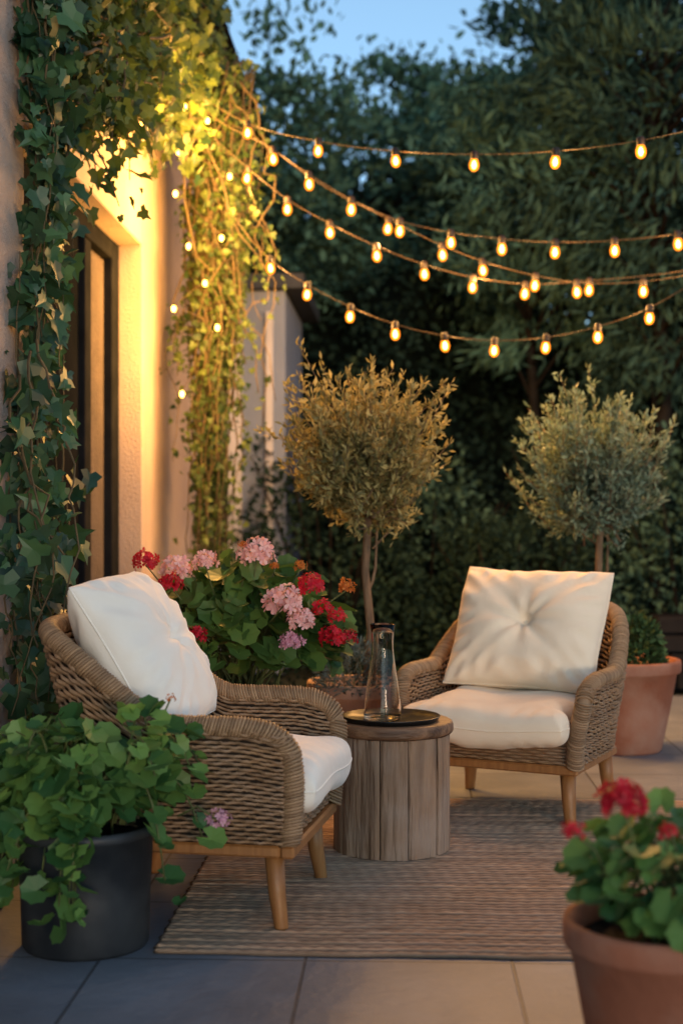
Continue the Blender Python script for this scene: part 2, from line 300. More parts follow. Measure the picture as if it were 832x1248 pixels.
# ---------------------------------------------------------------- armchair
def make_chair(label):
    root=empty('wicker_armchair',(0,0,0),0,label,'armchair','wicker armchairs facing the side table')
    a=.29; P=[]
    for y in np.linspace(-.31,.0,32)[:-1]: P.append((-a,y))
    for ph in np.linspace(0,PI,200):
        c,s_=math.cos(ph),math.sin(ph); P.append((-a*math.copysign(abs(c)**.62,c),.0+.25*abs(s_)**.62))
    for y in np.linspace(.0,-.31,32)[1:]: P.append((a,y))
    P=np.array(P); d=np.r_[0,np.cumsum(np.linalg.norm(np.diff(P,axis=0),axis=1))]
    n=int(d[-1]/.0068); t=np.linspace(0,d[-1],n); C2=np.c_[np.interp(t,d,P[:,0]),np.interp(t,d,P[:,1])]
    for _ in range(6): C2[1:-1]=(C2[:-2]+2*C2[1:-1]+C2[2:])/4
    Tn=np.gradient(C2,axis=0); Tn/=np.linalg.norm(Tn,axis=1)[:,None]; Nn=np.c_[-Tn[:,1],Tn[:,0]]
    cen=C2.mean(0); 
    if np.sum(Nn*(C2-cen))<0: Nn=-Nn
    y=C2[:,1]; Ht=.575+.225*smst((y+.01)/.25); Ht+= .012*np.cos(C2[:,0]/a*PI/2)*smst((y-.1)/.1)
    Ht=Ht-.018*smst((-y-.2)/.12)
    bl=smst((y+.02)/.24)
    zb=.235
    def xyz(c,z,bl_,sx):
        o=np.zeros((len(c),3)); o[:,0]=c[:,0]+sx*.045*smst((z-zb)/.36)*(1-.5*bl_); o[:,1]=c[:,1]+.27*(z-zb)*bl_; o[:,2]=z; return o
    sx=C2[:,0]/a
    w=.020
    def loop(wd,v):
        zc=zb+(Ht-.03-zb)*v
        out=C2+Nn*wd; inn=(C2-Nn*wd)[::-1]
        ns=7
        def nose(c,Nv,Tv,sgn):
            return np.array([c+wd*(math.cos(b)*Nv*sgn+math.sin(b)*Tv) for b in np.linspace(0,PI,ns+2)[1:-1]])
        n1=nose(C2[-1],Nn[-1],Tn[-1],1); n2=nose(C2[0],Nn[0],-Tn[0],-1)
        c=np.concatenate([out,n1,inn,n2]); z=np.concatenate([zc,[zc[-1]]*ns,zc[::-1],[zc[0]]*ns])
        b=np.concatenate([bl,[bl[-1]]*ns,bl[::-1],[bl[0]]*ns]); s2=np.concatenate([sx,[sx[-1]]*ns,sx[::-1],[sx[0]]*ns])
        nv=np.concatenate([Nn,[Tn[-1]]*ns,-Nn[::-1],[-Tn[0]]*ns])
        return xyz(c,z,b,s2),nv
    mb=MB(); rows=27; L0,_=loop(w-.003,0); K=len(L0)
    Ls=[loop(w-.007,v)[0] for v in np.linspace(0,1,8)]
    f=[(i*K+k,i*K+(k+1)%K,(i+1)*K+(k+1)%K,(i+1)*K+k) for i in range(7) for k in range(K)]
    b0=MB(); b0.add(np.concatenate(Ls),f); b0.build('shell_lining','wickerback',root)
    for k in range(rows):
        v=(k+.5)/rows; Lp,nv=loop(w,v)
        pit=np.concatenate([(Ht-.03-zb)/rows,[.0105]*7,((Ht-.03-zb)/rows)[::-1],[.0105]*7])
        dd=np.r_[0,np.cumsum(np.linalg.norm(np.diff(Lp[:,:2],axis=0),axis=1))]
        tot=dd[-1]+.007; hw=round(tot/.027/2)*2*PI/tot
        A=.0056*np.sin(dd*hw+k*PI)
        ctr=Lp.copy(); ctr[:,:2]+=nv*A[:,None]
        ctr[:,2]+=RNG.normal(0,.0007,K)+.0012*np.sin(dd*9+k*2.1)
        rn=.0034; ring=[]
        for q_ in range(6):
            an=2*PI*q_/6; p=ctr.copy(); p[:,:2]+=nv*(rn*math.cos(an)); p[:,2]+=pit*.38*math.sin(an); ring.append(p)
        V=np.stack(ring,1).reshape(-1,3)
        mb.add(V,[(i*6+j,i*6+(j+1)%6,((i+1)%K)*6+(j+1)%6,((i+1)%K)*6+j) for i in range(K) for j in range(6)])
    mb.build('woven_shell','wicker',root)
    top=xyz(C2,Ht-.032,bl,sx)
    def down(e,t0):
        p=[];c=C2[e]; s_=sx[e]
        for z in np.linspace(zb,Ht[e]-.032-.07,30):
            q_=xyz(np.array([[c[0],c[1]]]),np.array([z]),np.array([0.]),np.array([s_]))[0]; q_[1]-=.012+.014*math.sin((z-zb)/.3*PI/1.3); p.append(q_)
        e0=p[-1]; e1=top[t0]
        for b in np.linspace(0,PI/2,12)[1:-1]: 
            y0=e0[1]; y1=e1[1]
            p.append(np.array([e0[0]+(e1[0]-e0[0])*(1-math.cos(b)), y0+(y1-y0)*(1-math.cos(b)), e0[2]+(e1[2]-e0[2])*math.sin(b)]))
        return p
    pa=down(0,9)+list(top[9:-9])+down(-1,-10)[::-1]
    pa=np.array(pa); 
    for _ in range(8): pa[1:-1]=(pa[:-2]+2*pa[1:-1]+pa[2:])/4
    dd=np.r_[0,np.cumsum(np.linalg.norm(np.diff(pa,axis=0),axis=1))]
    mb=MB(); mb.tube(pa[::3],.023,12); 
    nr=int(dd[-1]/.0088); tt=np.linspace(0,dd[-1],nr)
    pc=np.c_[[np.interp(tt,dd,pa[:,i]) for i in range(3)]].T; TT=np.gradient(pc,axis=0); TT/=np.linalg.norm(TT,axis=1)[:,None]
    for i in range(nr):
        T=TT[i]; u=np.cross(T,(0,0,1.)); 
        if np.linalg.norm(u)<.3: u=np.cross(T,(0,1.,0))
        u/=np.linalg.norm(u); w2=np.cross(T,u); tl=.010; rr0=.0255+RNG.normal(0,.0007)
        ring=[]; m=14
        for j in range(m):
            b=2*PI*j/m; c=pc[i]+rr0*(math.cos(b)*u+math.sin(b)*w2)+T*tl*math.sin(b+.6); dr=math.cos(b)*u+math.sin(b)*w2
            for q_ in range(5):
                an=2*PI*q_/5; ring.append(c+.0046*(math.cos(an)*dr+math.sin(an)*T))
        mb.add(ring,[(j*5+q_,j*5+(q_+1)%5,((j+1)%m)*5+(q_+1)%5,((j+1)%m)*5+q_) for j in range(m) for q_ in range(5)])
    mb.build('braided_rim','rim',root)
    mb=MB(); 
    for k in range(7):
        z=.24+.0115*k; xs=np.linspace(-.275,.275,150); mb.tube(np.c_[xs,-.315+.004*np.sin(xs*PI/.03*1.0+k*PI),np.full(150,z)],.0050,5)
    mb.box((-.27,-.31,.236),(.27,-.30,.318)); mb.build('front_apron','wicker',root)
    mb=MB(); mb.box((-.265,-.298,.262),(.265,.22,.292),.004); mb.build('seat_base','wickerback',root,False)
    mb=MB(); mb.box((-.300,-.335,.198),(.300,-.298,.232),.006); mb.box((-.285,.20,.198),(.285,.237,.232),.006)
    for s_ in(-1,1): mb.box((s_*.28-.018,-.297,.199),(s_*.28+.018,.199,.231),.006)
    mb.build('base_frame','legwood',root,False)
    for sx_,sy_ in((-1,-1),(1,-1),(-1,1),(1,1)):
        mb=MB(); y0=-.27 if sy_<0 else .20
        mb.tube([(sx_*.25,y0,.21),(sx_*.257,y0+sy_*.01,.1),(sx_*.266,y0+sy_*.024,.012),(sx_*.267,y0+sy_*.025,0)],[.027,.0235,.019,.017],14); mb.build('leg','legwood',root)
    return root
ch1=make_chair('grey brown wicker armchair seen side on at left beside the black planter')
ch1.location=(-.57,4.02,0); ch1.rotation_euler=(0,0,R(82))
ch2=copy_tree(ch1); ch2['label']='wicker armchair facing the camera behind the round wooden table'
ch2.location=(.44,5.36,0); ch2.rotation_euler=(0,0,R(-24)); ch2.scale=(1.07,.97,.94)
# cushions
def pillow(name,aw,ah,T,m,tuft=True,seed=0,box=False,tw=.10):
    N=64; rg=np.random.default_rng(seed); V=[]; ph=rg.uniform(0,6,8)
    def outl(u,v):
        if box:
            k=1-.05*(u*u*v*v)**2; x=aw*u*(.975+.025*v*v)*k; y=ah*v*(.975+.025*u*u)*k
            x*=1+tw*float(smst((-v-.55)/.2)); return x,y
        k=1-.045*(u*u*v*v)**1.5
        return aw*u*(.925+.075*abs(v)**2.4)*k*(1+.012*math.sin(4*v+ph[6])), ah*v*(.925+.075*abs(u)**2.4)*k*(1+.02*math.sin(3*u+ph[7]))
    for side in(1,-1):
        for j in range(N+1):
            for i in range(N+1):
                u=2*i/N-1; v=2*j/N-1
                u=math.sin(u*PI/2); v=math.sin(v*PI/2)
                x,y=outl(u,v)
                if box:
                    e=((1-u**10)*(1-v**10)); hh=T*(.76*max(e,0)**.36+.24*max(1-u*u,0)**.6*max(1-v*v,0)**.6)
                else:
                    hh=T*max((1-u*u)*(1-v*v),0)**.40
                r=math.hypot(u,v); th=math.atan2(v,u)
                if tuft and side==1:
                    hh-=T*.55*math.exp(-(r/.20)**1.15)
                    hh*=1+.10*math.exp(-(r/.5)**2)*math.cos(8*th+ph[0])+.04*math.cos(5*th+ph[1])*(r**1.5)
                hh*=1+.05*math.sin(5*u+3*v+ph[2])+.035*math.sin(-4*u+7*v+ph[3])
                ed=max(abs(u),abs(v)); sc_=math.sin(22*(u if abs(v)>abs(u) else v)+ph[4]*3+2*math.sin(5*u-4*v))
                hh*=1+(.07 if not box else .035)*sc_*smst((ed-.6)/.25)*(1-smst((ed-.97)/.03))
                if not box:
                    hh*=1-.14*abs(math.sin(9*(abs(u)-abs(v))+ph[4]))*(u*u*v*v)**.6*2
                V.append((x,y,side*hh+ .008*math.sin(3*x/aw+ph[5])))
    K=(N+1)**2; f=[]
    for sd in(0,1):
        for j in range(N):
            for i in range(N):
                q_=[sd*K+j*(N+1)+i,sd*K+j*(N+1)+i+1,sd*K+(j+1)*(N+1)+i+1,sd*K+(j+1)*(N+1)+i]
                f.append(q_ if sd==0 else q_[::-1])
    mb=MB(); mb.add(V,f); o=mb.build(name,m)
    pts=[]
    e=np.linspace(-1,1,40)
    for k in range(4):
        for q_ in e[:-1]:
            u,v=[(q_,-1),(1,q_),(-q_,1),(-1,-q_)][k]; x,y=outl(u,v)
            pts.append((x,y,.008*math.sin(3*x/aw+ph[5])))
    pts.append(pts[0]); mb=MB(); mb.tube(pts,.0028,6,False); mb.build('piping',m,o)
    if tuft:
        mb=MB(); mb.lathe([(.002,.007),(.009,.006),(.013,.002),(.013,-.002),(.005,-.005)],(0,0,T*.43+.008*math.sin(ph[5])),20); mb.build('button',m,o)
    return o
def put(o,ch,loc,tilt,extra=0,roll=0):
    base=Matrix.Translation(ch.location)@Matrix.Rotation(ch.rotation_euler.z,4,'Z')
    sc=ch.scale[2]
    o.matrix_world=base@Matrix.Translation(Vector(loc)*sc)@Matrix.Rotation(extra,4,'Z')@Matrix.Rotation(tilt,4,'X')@Matrix.Rotation(roll,4,'Z')
for ch,m,lb,pos,gr in((ch1,'cushion_skylit','left','on the left armchair',1),(ch2,'cushion','right','on the armchair behind the table',2)):
    s1=pillow('seat_cushion',.258 if gr==1 else .272,.30 if gr==1 else .315,.088 if gr==1 else .082,m,False,gr,True,.10 if gr==1 else .17); put(s1,ch,(0,-.10 if gr==1 else -.155,.378),R(1))
    tag(s1,'thick cream seat cushion '+pos,'cushion','seat cushions on the armchairs')
    p1=pillow('back_pillow',.305 if gr==2 else .275,.26,.135,m,True,gr+5); put(p1,ch,(0,.165 if gr==1 else .115,.695),R(90-31),R(3 if gr==2 else -2),R(-2 if gr==2 else 3))
    tag(p1,'tufted square cream back pillow '+pos,'pillow','back pillows on the armchairs')
# ---------------------------------------------------------------- side table
TX,TY,_=at(476,4.62)
tb=empty('side_table',(TX,TY,0),0,'round rustic side table with a drum base of weathered upright planks','table')
q=MB(); rs=random.Random(3); NP=11
wd=[rs.uniform(.7,1.4) for _ in range(NP)]; tot=sum(wd); ang=-PI/2-.18
NZ=16
for k in range(NP):
    da=2*PI*wd[k]/tot; r=.190+rs.uniform(-.005,.004); pts=[]; tw=rs.uniform(-.004,.004); z0=.008+rs.uniform(0,.006); mid=ang+da/2; ga=.009
    for iz in range(NZ):
        z=z0+(.384-z0)*iz/(NZ-1); ja=rs.uniform(0,.006); jb=rs.uniform(0,.006)
        for ii,b in enumerate(np.linspace(ang+ga,ang+da-ga,11)):
            e=0
            if ii==0: e=.006; b+=ja
            if ii==10: e=.006; b-=jb
            rc=r*math.cos(da/2)/math.cos(b-mid)*.55+r*.45
            rr_=(rc-e+tw*(ii-5)/5); pts.append((rr_*math.cos(b),rr_*math.sin(b),z))
    nb=len(pts)
    for z in(z0,.384):
        for b in(ang+ga,ang+da-ga): pts.append((.160*math.cos(b),.160*math.sin(b),z))
    f=[(i*11+j,i*11+j+1,(i+1)*11+j+1,(i+1)*11+j) for i in range(NZ-1) for j in range(10)]
    f+=[tuple([nb]+[i*11 for i in range(NZ)]+[nb+2]),tuple([nb+1,nb+3]+[i*11+10 for i in range(NZ)][::-1])]
    q.add(pts,f); ang+=da
q.build('drum_base','oldwood',tb,False)
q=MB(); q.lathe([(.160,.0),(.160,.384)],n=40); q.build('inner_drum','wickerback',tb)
q=MB(); q.lathe([(.002,.386),(.188,.386),(.199,.390),(.203,.397),(.203,.416),(.199,.424),(.194,.427),(.002,.427)],n=64,wob=.006); q.build('tabletop','topwood',tb,True)
t_=empty('serving_tray',(TX+.0,TY-.02,.4275),0,'dark round metal tray on the side table under the carafe','tray')
q=MB(); q.lathe([(.002,.0),(.150,.0),(.158,.012),(.160,.016),(.157,.017),(.148,.005),(.002,.004)],n=64); q.build('tray_dish','tray',t_)
CX,CY,_=at(466,4.60)
c_=empty('glass_carafe',(CX,CY,.4325),0,'clear flared glass carafe standing on the dark tray','carafe')
pr=[(.058,.0),(.0605,.006),(.060,.02),(.057,.06),(.051,.11),(.0445,.15),(.039,.19),(.0355,.22),(.0345,.245),(.0360,.275),(.041,.305)]
inn=[(r-.0024,max(z,.012)) for r,z in pr][::-1]; inn[0]=(inn[0][0],.3058)
q=MB(); q.lathe([(.001,0)]+pr+inn+[(.001,.012)],n=48); q.build('bottle','glass',c_)
# ---------------------------------------------------------------- pots and plants
def pot(root,r,h,m,rimh=.05,taper=.72,name='pot'):
    q=MB(); rt=r*.93
    q.lathe([(.01,0),(rt*taper,0),(rt*taper+.006,.01),(rt*(taper+.58*(1-taper)),h*.45),(rt,h-rimh),(r*.985,h-rimh+.004),(r,h-rimh+.012),(r,h-.012),(r*.985,h-.001),(r*.93,h),(r*.90,h-.006),(r*.88,h-.05),(.01,h-.06)],n=64); p=q.build(name,m,root)
    q=MB(); V=[];n=14;k=28
    for i in range(n+1):
        for j in range(k): 
            a=2*PI*j/k; V.append((r*.9*i/n*math.cos(a),r*.9*i/n*math.sin(a),h-.045+.008*math.sin(i*2+j*1.3)))
    q.add(V,[(i*k+j,i*k+(j+1)%k,(i+1)*k+(j+1)%k,(i+1)*k+j) for i in range(n) for j in range(k)]); q.build('soil','soil',root)
    return p
def umbel(root,c,rad,m,n=30,seed=0,name='flower_cluster'):
    rg=np.random.default_rng(seed); q=MB(); pos=[];nor=[];tip=[]; 
    for k in range(n):
        z=1-1.45*(k+.5)/n; a=k*2.4+rg.uniform(-.3,.3); s_=math.sqrt(max(0,1-z*z)); d=np.array([s_*math.cos(a),s_*math.sin(a),z*.85])
        p=np.array(c)+d*rad*rg.uniform(.62,1.15); d=d/np.linalg.norm(d)+rg.normal(0,.2,3)
        u=np.cross(d,rg.normal(size=3)); u/=np.linalg.norm(u); w=np.cross(d,u); w/=np.linalg.norm(w)
        for j in range(5):
            b=2*PI*j/5; t=math.cos(b)*u+math.sin(b)*w; pos.append(p); nor.append(d); tip.append(t+.2*d)
    scatter(q,PET,pos,nor,tip,rg.uniform(.8,1.15,len(pos))*rad*.38); return q.build(name,m,root,False)
def geranium(root,c,rad,zs,nl,ls,m,seed,flat=.9,droop=.35,stems=60,lo=-.35):
    rg=np.random.default_rng(seed); c=np.array(c,float); rad=np.array(rad,float)
    d=rg.normal(size=(nl*3,3)); d/=np.linalg.norm(d,axis=1)[:,None]; d=d[d[:,2]>lo][:nl]; n=len(d)
    rr_=rg.uniform(.45,1.0,n)**.55*(1+.16*np.sin(d[:,0]*5+seed)*np.cos(d[:,1]*4+d[:,2]*5))*rg.normal(1,.06,n)
    pos=c+d*rad*rr_[:,None]
    nor=d*.6+np.array([0,-.25,.65])+rg.normal(0,.38,(n,3)); tip=d*np.array([1,1,.2])+np.array([0,0,-droop])+rg.normal(0,.4,(n,3))
    q=MB(); scatter(q,GER,pos,nor,tip,ls*rg.uniform(.55,1.25,n)); q.build('foliage',m,root,False)
    q=MB()
    base=np.array([c[0],c[1],zs])
    for k in rg.integers(0,n,stems):
        e=pos[k]; b=base+np.array([*rg.normal(0,.04,2),0]); mid=(b+e)/2+np.array([0,0,.06])
        q.tube([b,b*.5+mid*.5+(0,0,.02),mid,(mid+e)/2+(0,0,.02),e],[.004,.0035,.003,.0025,.002],5)
    q.build('stems','stem',root)
def stalk(root,a,b):
    q=MB(); a=np.array(a);b=np.array(b); q.tube([a,(a+b)/2+(0,0,.03),b],[.003,.0028,.0025],5); q.build('flower_stalk','stem',root)
# centre geranium
gx,gy,_=at(290,5.05); g1=empty('potted_geranium',(gx,gy,0),0,'large terracotta potted geranium with pink, red and orange blooms behind the left armchair','potted plant')
pot(g1,.22,.42,'terracotta'); geranium(g1,(0,0,.63),(.36,.31,.31),.40,620,.088,'geranium',4,stems=90,lo=-.15)
FL=[(178,685,.042,'red'),(208,712,.038,'red'),(215,694,.052,'pink'),(250,684,.04,'pink'),(238,775,.034,'red'),(313,676,.058,'pink'),(378,714,.045,'red'),(392,742,.034,'red'),(345,735,.062,'pink'),(366,757,.045,'pink'),(355,783,.036,'lilac'),(405,777,.042,'red'),(425,778,.030,'red'),(410,752,.03,'red'),(366,690,.022,'orange'),(422,716,.030,'orange'),(296,664,.016,'orange'),(335,690,.016,'orange')]
for k,(px,py,r,m) in enumerate(FL):
    cc=(px-305)/115; D=4.99-.24*math.sqrt(max(0,1-cc*cc*.9))*(.5 if py<700 else 1)-(.08 if 700<py else 0)
    p=np.array(atp(px,py,D))-np.array([gx,gy,0]); umbel(g1,p,r*1.0,m,34 if r>.035 else 22,k); stalk(g1,(p[0]*.4,p[1]*.4+.05,.6),p-(0,0,.01))
# front black planter
bx,by,_=at(105,3.63); b1=empty('potted_ivy_geranium',(bx,by,0),0,'matte black planter of trailing round leaved greenery beside the left armchair','potted plant')
pot(b1,.184,.31,'blackpot',.03,.90); geranium(b1,(-.06,0,.385),(.225,.19,.175),.27,230,.080,'geraniumb',9,droop=.4,stems=70,lo=-.10)
q=MB(); rg=np.random.default_rng(5); Lp=[];Ln=[];Lt=[];Lz=[]
for k in range(24):
    a=rg.uniform(-PI*.85,.30) if k<16 else rg.uniform(0,2*PI); ln=rg.uniform(.12,.28); up=rg.uniform(.05,.24) if k%3 else rg.uniform(.18,.32)
    pts=[]; dr=.26 if k%2 else .14
    for t in np.linspace(0,1,9):
        pts.append((math.cos(a)*(.10+ln*t*.75),math.sin(a)*(.10+ln*t*.6),.31+up*math.sin(t*2.4)*.9-dr*t*t*(k%3>0)+.01*math.sin(9*t+k)))
    q.tube(pts,[.0035]*6+[.003,.0025,.002],5)
    for p in pts[2:]:
        for _ in range(2 if k%2 else 1):
            o_=rg.normal(0,.022,3); Lp.append(np.array(p)+o_); Ln.append((math.cos(a)*.4,math.sin(a)*.4-.3,.6)+rg.normal(0,.35,3)); Lt.append((math.cos(a),math.sin(a),-.3)+rg.normal(0,.5,3)); Lz.append(rg.uniform(.035,.082))
q.build('trailing_stems','stem',b1); q=MB(); scatter(q,GER,Lp,Ln,Lt,Lz); q.build('trailing_leaves','geraniumb',b1,False)
p=np.array(atp(266,1000,3.52))-np.array([bx,by,0]); umbel(b1,p,.028,'lilac',16,77); stalk(b1,(p[0]*.7,p[1]*.7,.34),p)
p=np.array(atp(208,852,3.6))-np.array([bx,by,0]); umbel(b1,p,.014,'orange',10,78); stalk(b1,(p[0]*.7,p[1]*.7,.42),p)
# brown pot at left edge
ex,ey,_=at(-46,3.95); e1=empty('brown_pot',(ex,ey,0),0,'dark brown pot cut off by the left edge behind the black planter','pot')
pot(e1,.165,.27,'brownpot'); geranium(e1,(0,0,.30),(.18,.18,.14),.2,120,.07,'geraniumb',19,stems=20)
# foreground red geranium
fx,fy,_=at(806,2.68); f1=empty('potted_red_geranium',(fx,fy,0),0,'terracotta pot of red geranium in the right foreground','potted plant')
pot(f1,.185,.335,'terracotta',.055,.68); geranium(f1,(.03,0,.38),(.185,.17,.155),.30,220,.058,'geraniumb',23,stems=50,lo=-.05)
for k,(px,py,r) in enumerate([(757,978,.040),(697,1014,.022),(814,1014,.018)]):
    p=np.array(atp(px,py,2.58))-np.array([fx,fy,0]); umbel(f1,p,r,'red',46 if r>.03 else 22,50+k); stalk(f1,(p[0]*.5,p[1]*.5,.38),p)
# olive trees
def olive(label,px,D,potr,poth,tp,cpx,cpy,rw,rh,lm,under,seed,upx,ns=215,pm='terracotta'):
    x,y,_=at(px,D); t=empty('potted_olive_tree',(x,y,0),0,label,'potted tree','olive standards in terracotta pots'); rg=np.random.default_rng(seed)
    pot(t,potr,poth,pm,.06,tp)
    c=np.array(atp(cpx,cpy,D))-np.array([x,y,0]); tpx=np.array(at(upx,D))-np.array([x,y,0])
    fork=np.array([c[0]+.01,0,c[2]-rh*.6]); q=MB()
    b=np.array([tpx[0],0,poth-.05]); q.tube([b,b*.8+fork*.2+(.006,0,0),b*.66+fork*.34+(.014,0,0),b*.33+fork*.67-(.012,0,0),fork],[.022,.020,.0175,.0165,.016],10)
    s1_=b*.45+fork*.55; q.tube([s1_,s1_+(.02,0,.05),s1_+(.03,.01,.10),fork+(.04,.02,.08)],[.007,.0065,.006,.004],6)
    q.build('trunk','bark',t); q=MB(); lp=[];ln=[];lt=[];lz=[]
    for k in range(ns):
        d=rg.normal(size=3); d/=np.linalg.norm(d); d[2]=d[2] if k%4 else abs(d[2])
        d/=np.linalg.norm(d)
        R_=rg.uniform(.5,.97)*(1+.20*math.sin(4*d[0]+seed)*math.cos(5*d[2]+seed)); up=0
        if d[2]>.0 and k%3==0: up=rg.uniform(.05,.20)
        e=c+d*np.array([rw,rw,rh*.84])*R_; e[2]+=up; e[0]+=rg.normal(0,.02)+up*.35*d[0]
        s0=fork+(c-fork)*rg.uniform(0,1.1)+rg.normal(0,.05,3)
        m1=s0+(e-s0)*.5+np.array([0,0,-.03])+rg.normal(0,.03,3)
        pts=[s0,(s0+m1)/2,m1,(m1+e)/2-(0,0,.015)+rg.normal(0,.008,3),e+(0,0,.03)]
        q.tube(pts,[.0045,.0033,.0022,.0014,.0009],4)
        tot=np.linalg.norm(e-s0); nl=int(34+100*tot)
        for u in rg.uniform(.22,1.0,nl):
            f_=u*4; i=min(int(f_),3); p=pts[i]+(pts[i+1]-pts[i])*(f_-i); ax=pts[i+1]-pts[i]; ax=ax/np.linalg.norm(ax)+np.array([0,0,.3])
            lp.append(p+rg.normal(0,.006+.022*(1-u),3)); lt.append(ax*.8+rg.normal(0,.65,3)); ln.append(rg.normal(size=3)+(0,-.2,.5)); lz.append(rg.uniform(.024,.044))
    q.build('branches','bark',t); q=MB(); scatter(q,OLV,lp,ln,lt,np.array(lz)); q.build('crown',lm,t,False)
    q=MB()
    n=1300; d=rdir(n); d[:,2]=np.abs(d[:,2]); uc,ur,uz,um=under
    cc=np.array(at(uc,D-.08))-np.array([x,y,0]); cc[2]=poth-.03
    pos=cc+d*np.array([ur,ur,uz])*RNG.uniform(.7,1.05,n)[:,None]; scatter(q,OVA if um=='shrub' else NAR,pos,d+RNG.normal(0,.5,(n,3)),d+RNG.normal(0,.5,(n,3)),RNG.uniform(.02,.045,n)); q.build('underplanting',um,t,False)
olive('potted olive tree in the middle, behind the geranium and the carafe',437,5.75,.21,.42,.66,446,553,.40,.385,'olive',(432,.16,.19,'lav'),31,447,230,'paleclay')
olive('potted olive tree at right behind the cream cushioned armchair',753,6.6,.285,.42,.72,728,580,.365,.395,'oliveb',(778,.105,.23,'shrub'),47,734,230)
# ---------------------------------------------------------------- ivy
def ivy(name,label,vines,m,lsz,per,seed,out=(.5,-.6,.25),spread=.05,T=IVY,cat='climbing plant'):
    rg=np.random.default_rng(seed); root=empty(name,tuple(vines[0][0]),0,label,cat); o0=np.array(vines[0][0]); q=MB(); lp=[];ln=[];lt=[];lz=[]
    for v in vines:
        v=np.array(v)-o0; q.tube(v,np.linspace(.005,.002,len(v))*(1+.6*(rg.random()<.15)),5)
        pv=per*rg.choice([.25,.8,1.2,1.9])
        for i in range(len(v)-1):
            for _ in range(rg.poisson(pv)):
                p=v[i]+(v[i+1]-v[i])*rg.random()+rg.normal(0,spread,3); lp.append(p)
                ln.append(np.array(out)+rg.normal(0,.5,3)); lt.append(np.array([.1,-.1,-.7])+rg.normal(0,.6,3)); lz.append(lsz*rg.uniform(.4,1.3))
    q.build('vine_stems','vine',root); q=MB(); scatter(q,T,lp,ln,lt,lz); q.build('foliage',m,root,False); return root
rg=np.random.default_rng(3)
def walk(p0,p1,n,j,sag=0):
    p0=np.array(p0,float);p1=np.array(p1,float); w=np.cumsum(rg.normal(0,j,(n,3)),axis=0); t=np.linspace(0,1,n)[:,None]
    w=w-w[-1]*t*.6; return p0+(p1-p0)*t+w*(np.sin(t*PI)*.7+.3)-np.array([0,0,1])*sag*np.sin(t*PI)
v=[]
for k in range(15):
    y=rg.uniform(4.70,5.02); v.append(walk((-1.28+rg.uniform(-.02,.04),y,0.05),(-1.28+rg.uniform(-.02,.06),y+rg.uniform(.05,.25),rg.uniform(1.9,3.6)),30,.011))
for k in range(12): y=rg.uniform(4.85,5.25); z=rg.uniform(2.6,3.5); v.append(walk((-1.27+rg.uniform(-.03,.07),y,z),(-1.27+rg.uniform(-.03,.07),y,z-rg.uniform(.3,1.0)),14,.012))
for k in range(8): y=rg.uniform(4.5,4.75); v.append(walk((-1.26+rg.uniform(-.02,.04),y+.2,rg.uniform(1.1,1.7)),(-1.02+rg.uniform(-.1,.1),y-.5,rg.uniform(.45,.6)),22,.02))
ivy('climbing_ivy','dark green broad leaved ivy climbing the wall at the left edge',v,'ivy',.092,1.25,8,spread=.038)
v=[]
zf=lambda Y: 2.64+.30*(Y-5.6)
for k in range(34):
    y0=rg.uniform(4.95,5.5); d_=rg.uniform(.08,.9); v.append(walk((-1.26+rg.uniform(-.03,.14),y0,zf(y0)+d_),(-1.2+rg.uniform(-.05,.22),7.9,zf(7.9)+d_*.7+rg.uniform(-.05,.1)),40,.018,-.03))
for k in range(50):
    y=rg.uniform(5.0,7.9); z=zf(y)+rg.uniform(.05,.35); v.append(walk((-1.24+rg.uniform(-.05,.24),y,z),(-1.2+rg.uniform(-.05,.15),y+rg.uniform(-.1,.1),z-rg.uniform(.15,.38)),8,.014))
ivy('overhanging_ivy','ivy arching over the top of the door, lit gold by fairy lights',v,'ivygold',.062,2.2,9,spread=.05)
v=[]
for k in range(74):
    x=-1.02+rg.normal(0,.085); y=7.75+rg.uniform(-.15,.25); z1=3.4+rg.uniform(-.3,.3); bot=rg.choice([.45,.8,1.2,1.7,2.1],p=[.42,.2,.14,.14,.10])+rg.uniform(-.1,.2)
    xb=-1.06+rg.normal(0,.05) ; v.append(walk((x*1.0+(.09 if k%3==0 else 0),y,z1),(xb,y+rg.normal(0,.05),bot),34,.016))
for k in range(28):
    v.append(walk((-1.0+rg.normal(0,.12),7.7+rg.uniform(-.3,.2),3.2+rg.uniform(-.2,.3)),(-.86+rg.normal(0,.09),7.7,rg.uniform(1.5,2.7)),16,.04))
for k in range(4):
    v.append(walk((-1.15+rg.normal(0,.04),7.6+rg.uniform(-.05,.2),3.0+rg.uniform(-.2,.2)),(-1.22+rg.normal(0,.03),7.7,rg.uniform(1.3,2.4)),24,.022))
ivy('hanging_ivy','tangled curtain of fine leaved vines hanging beside the lit wall',v,'ivygold',.038,2.9,10,spread=.026)
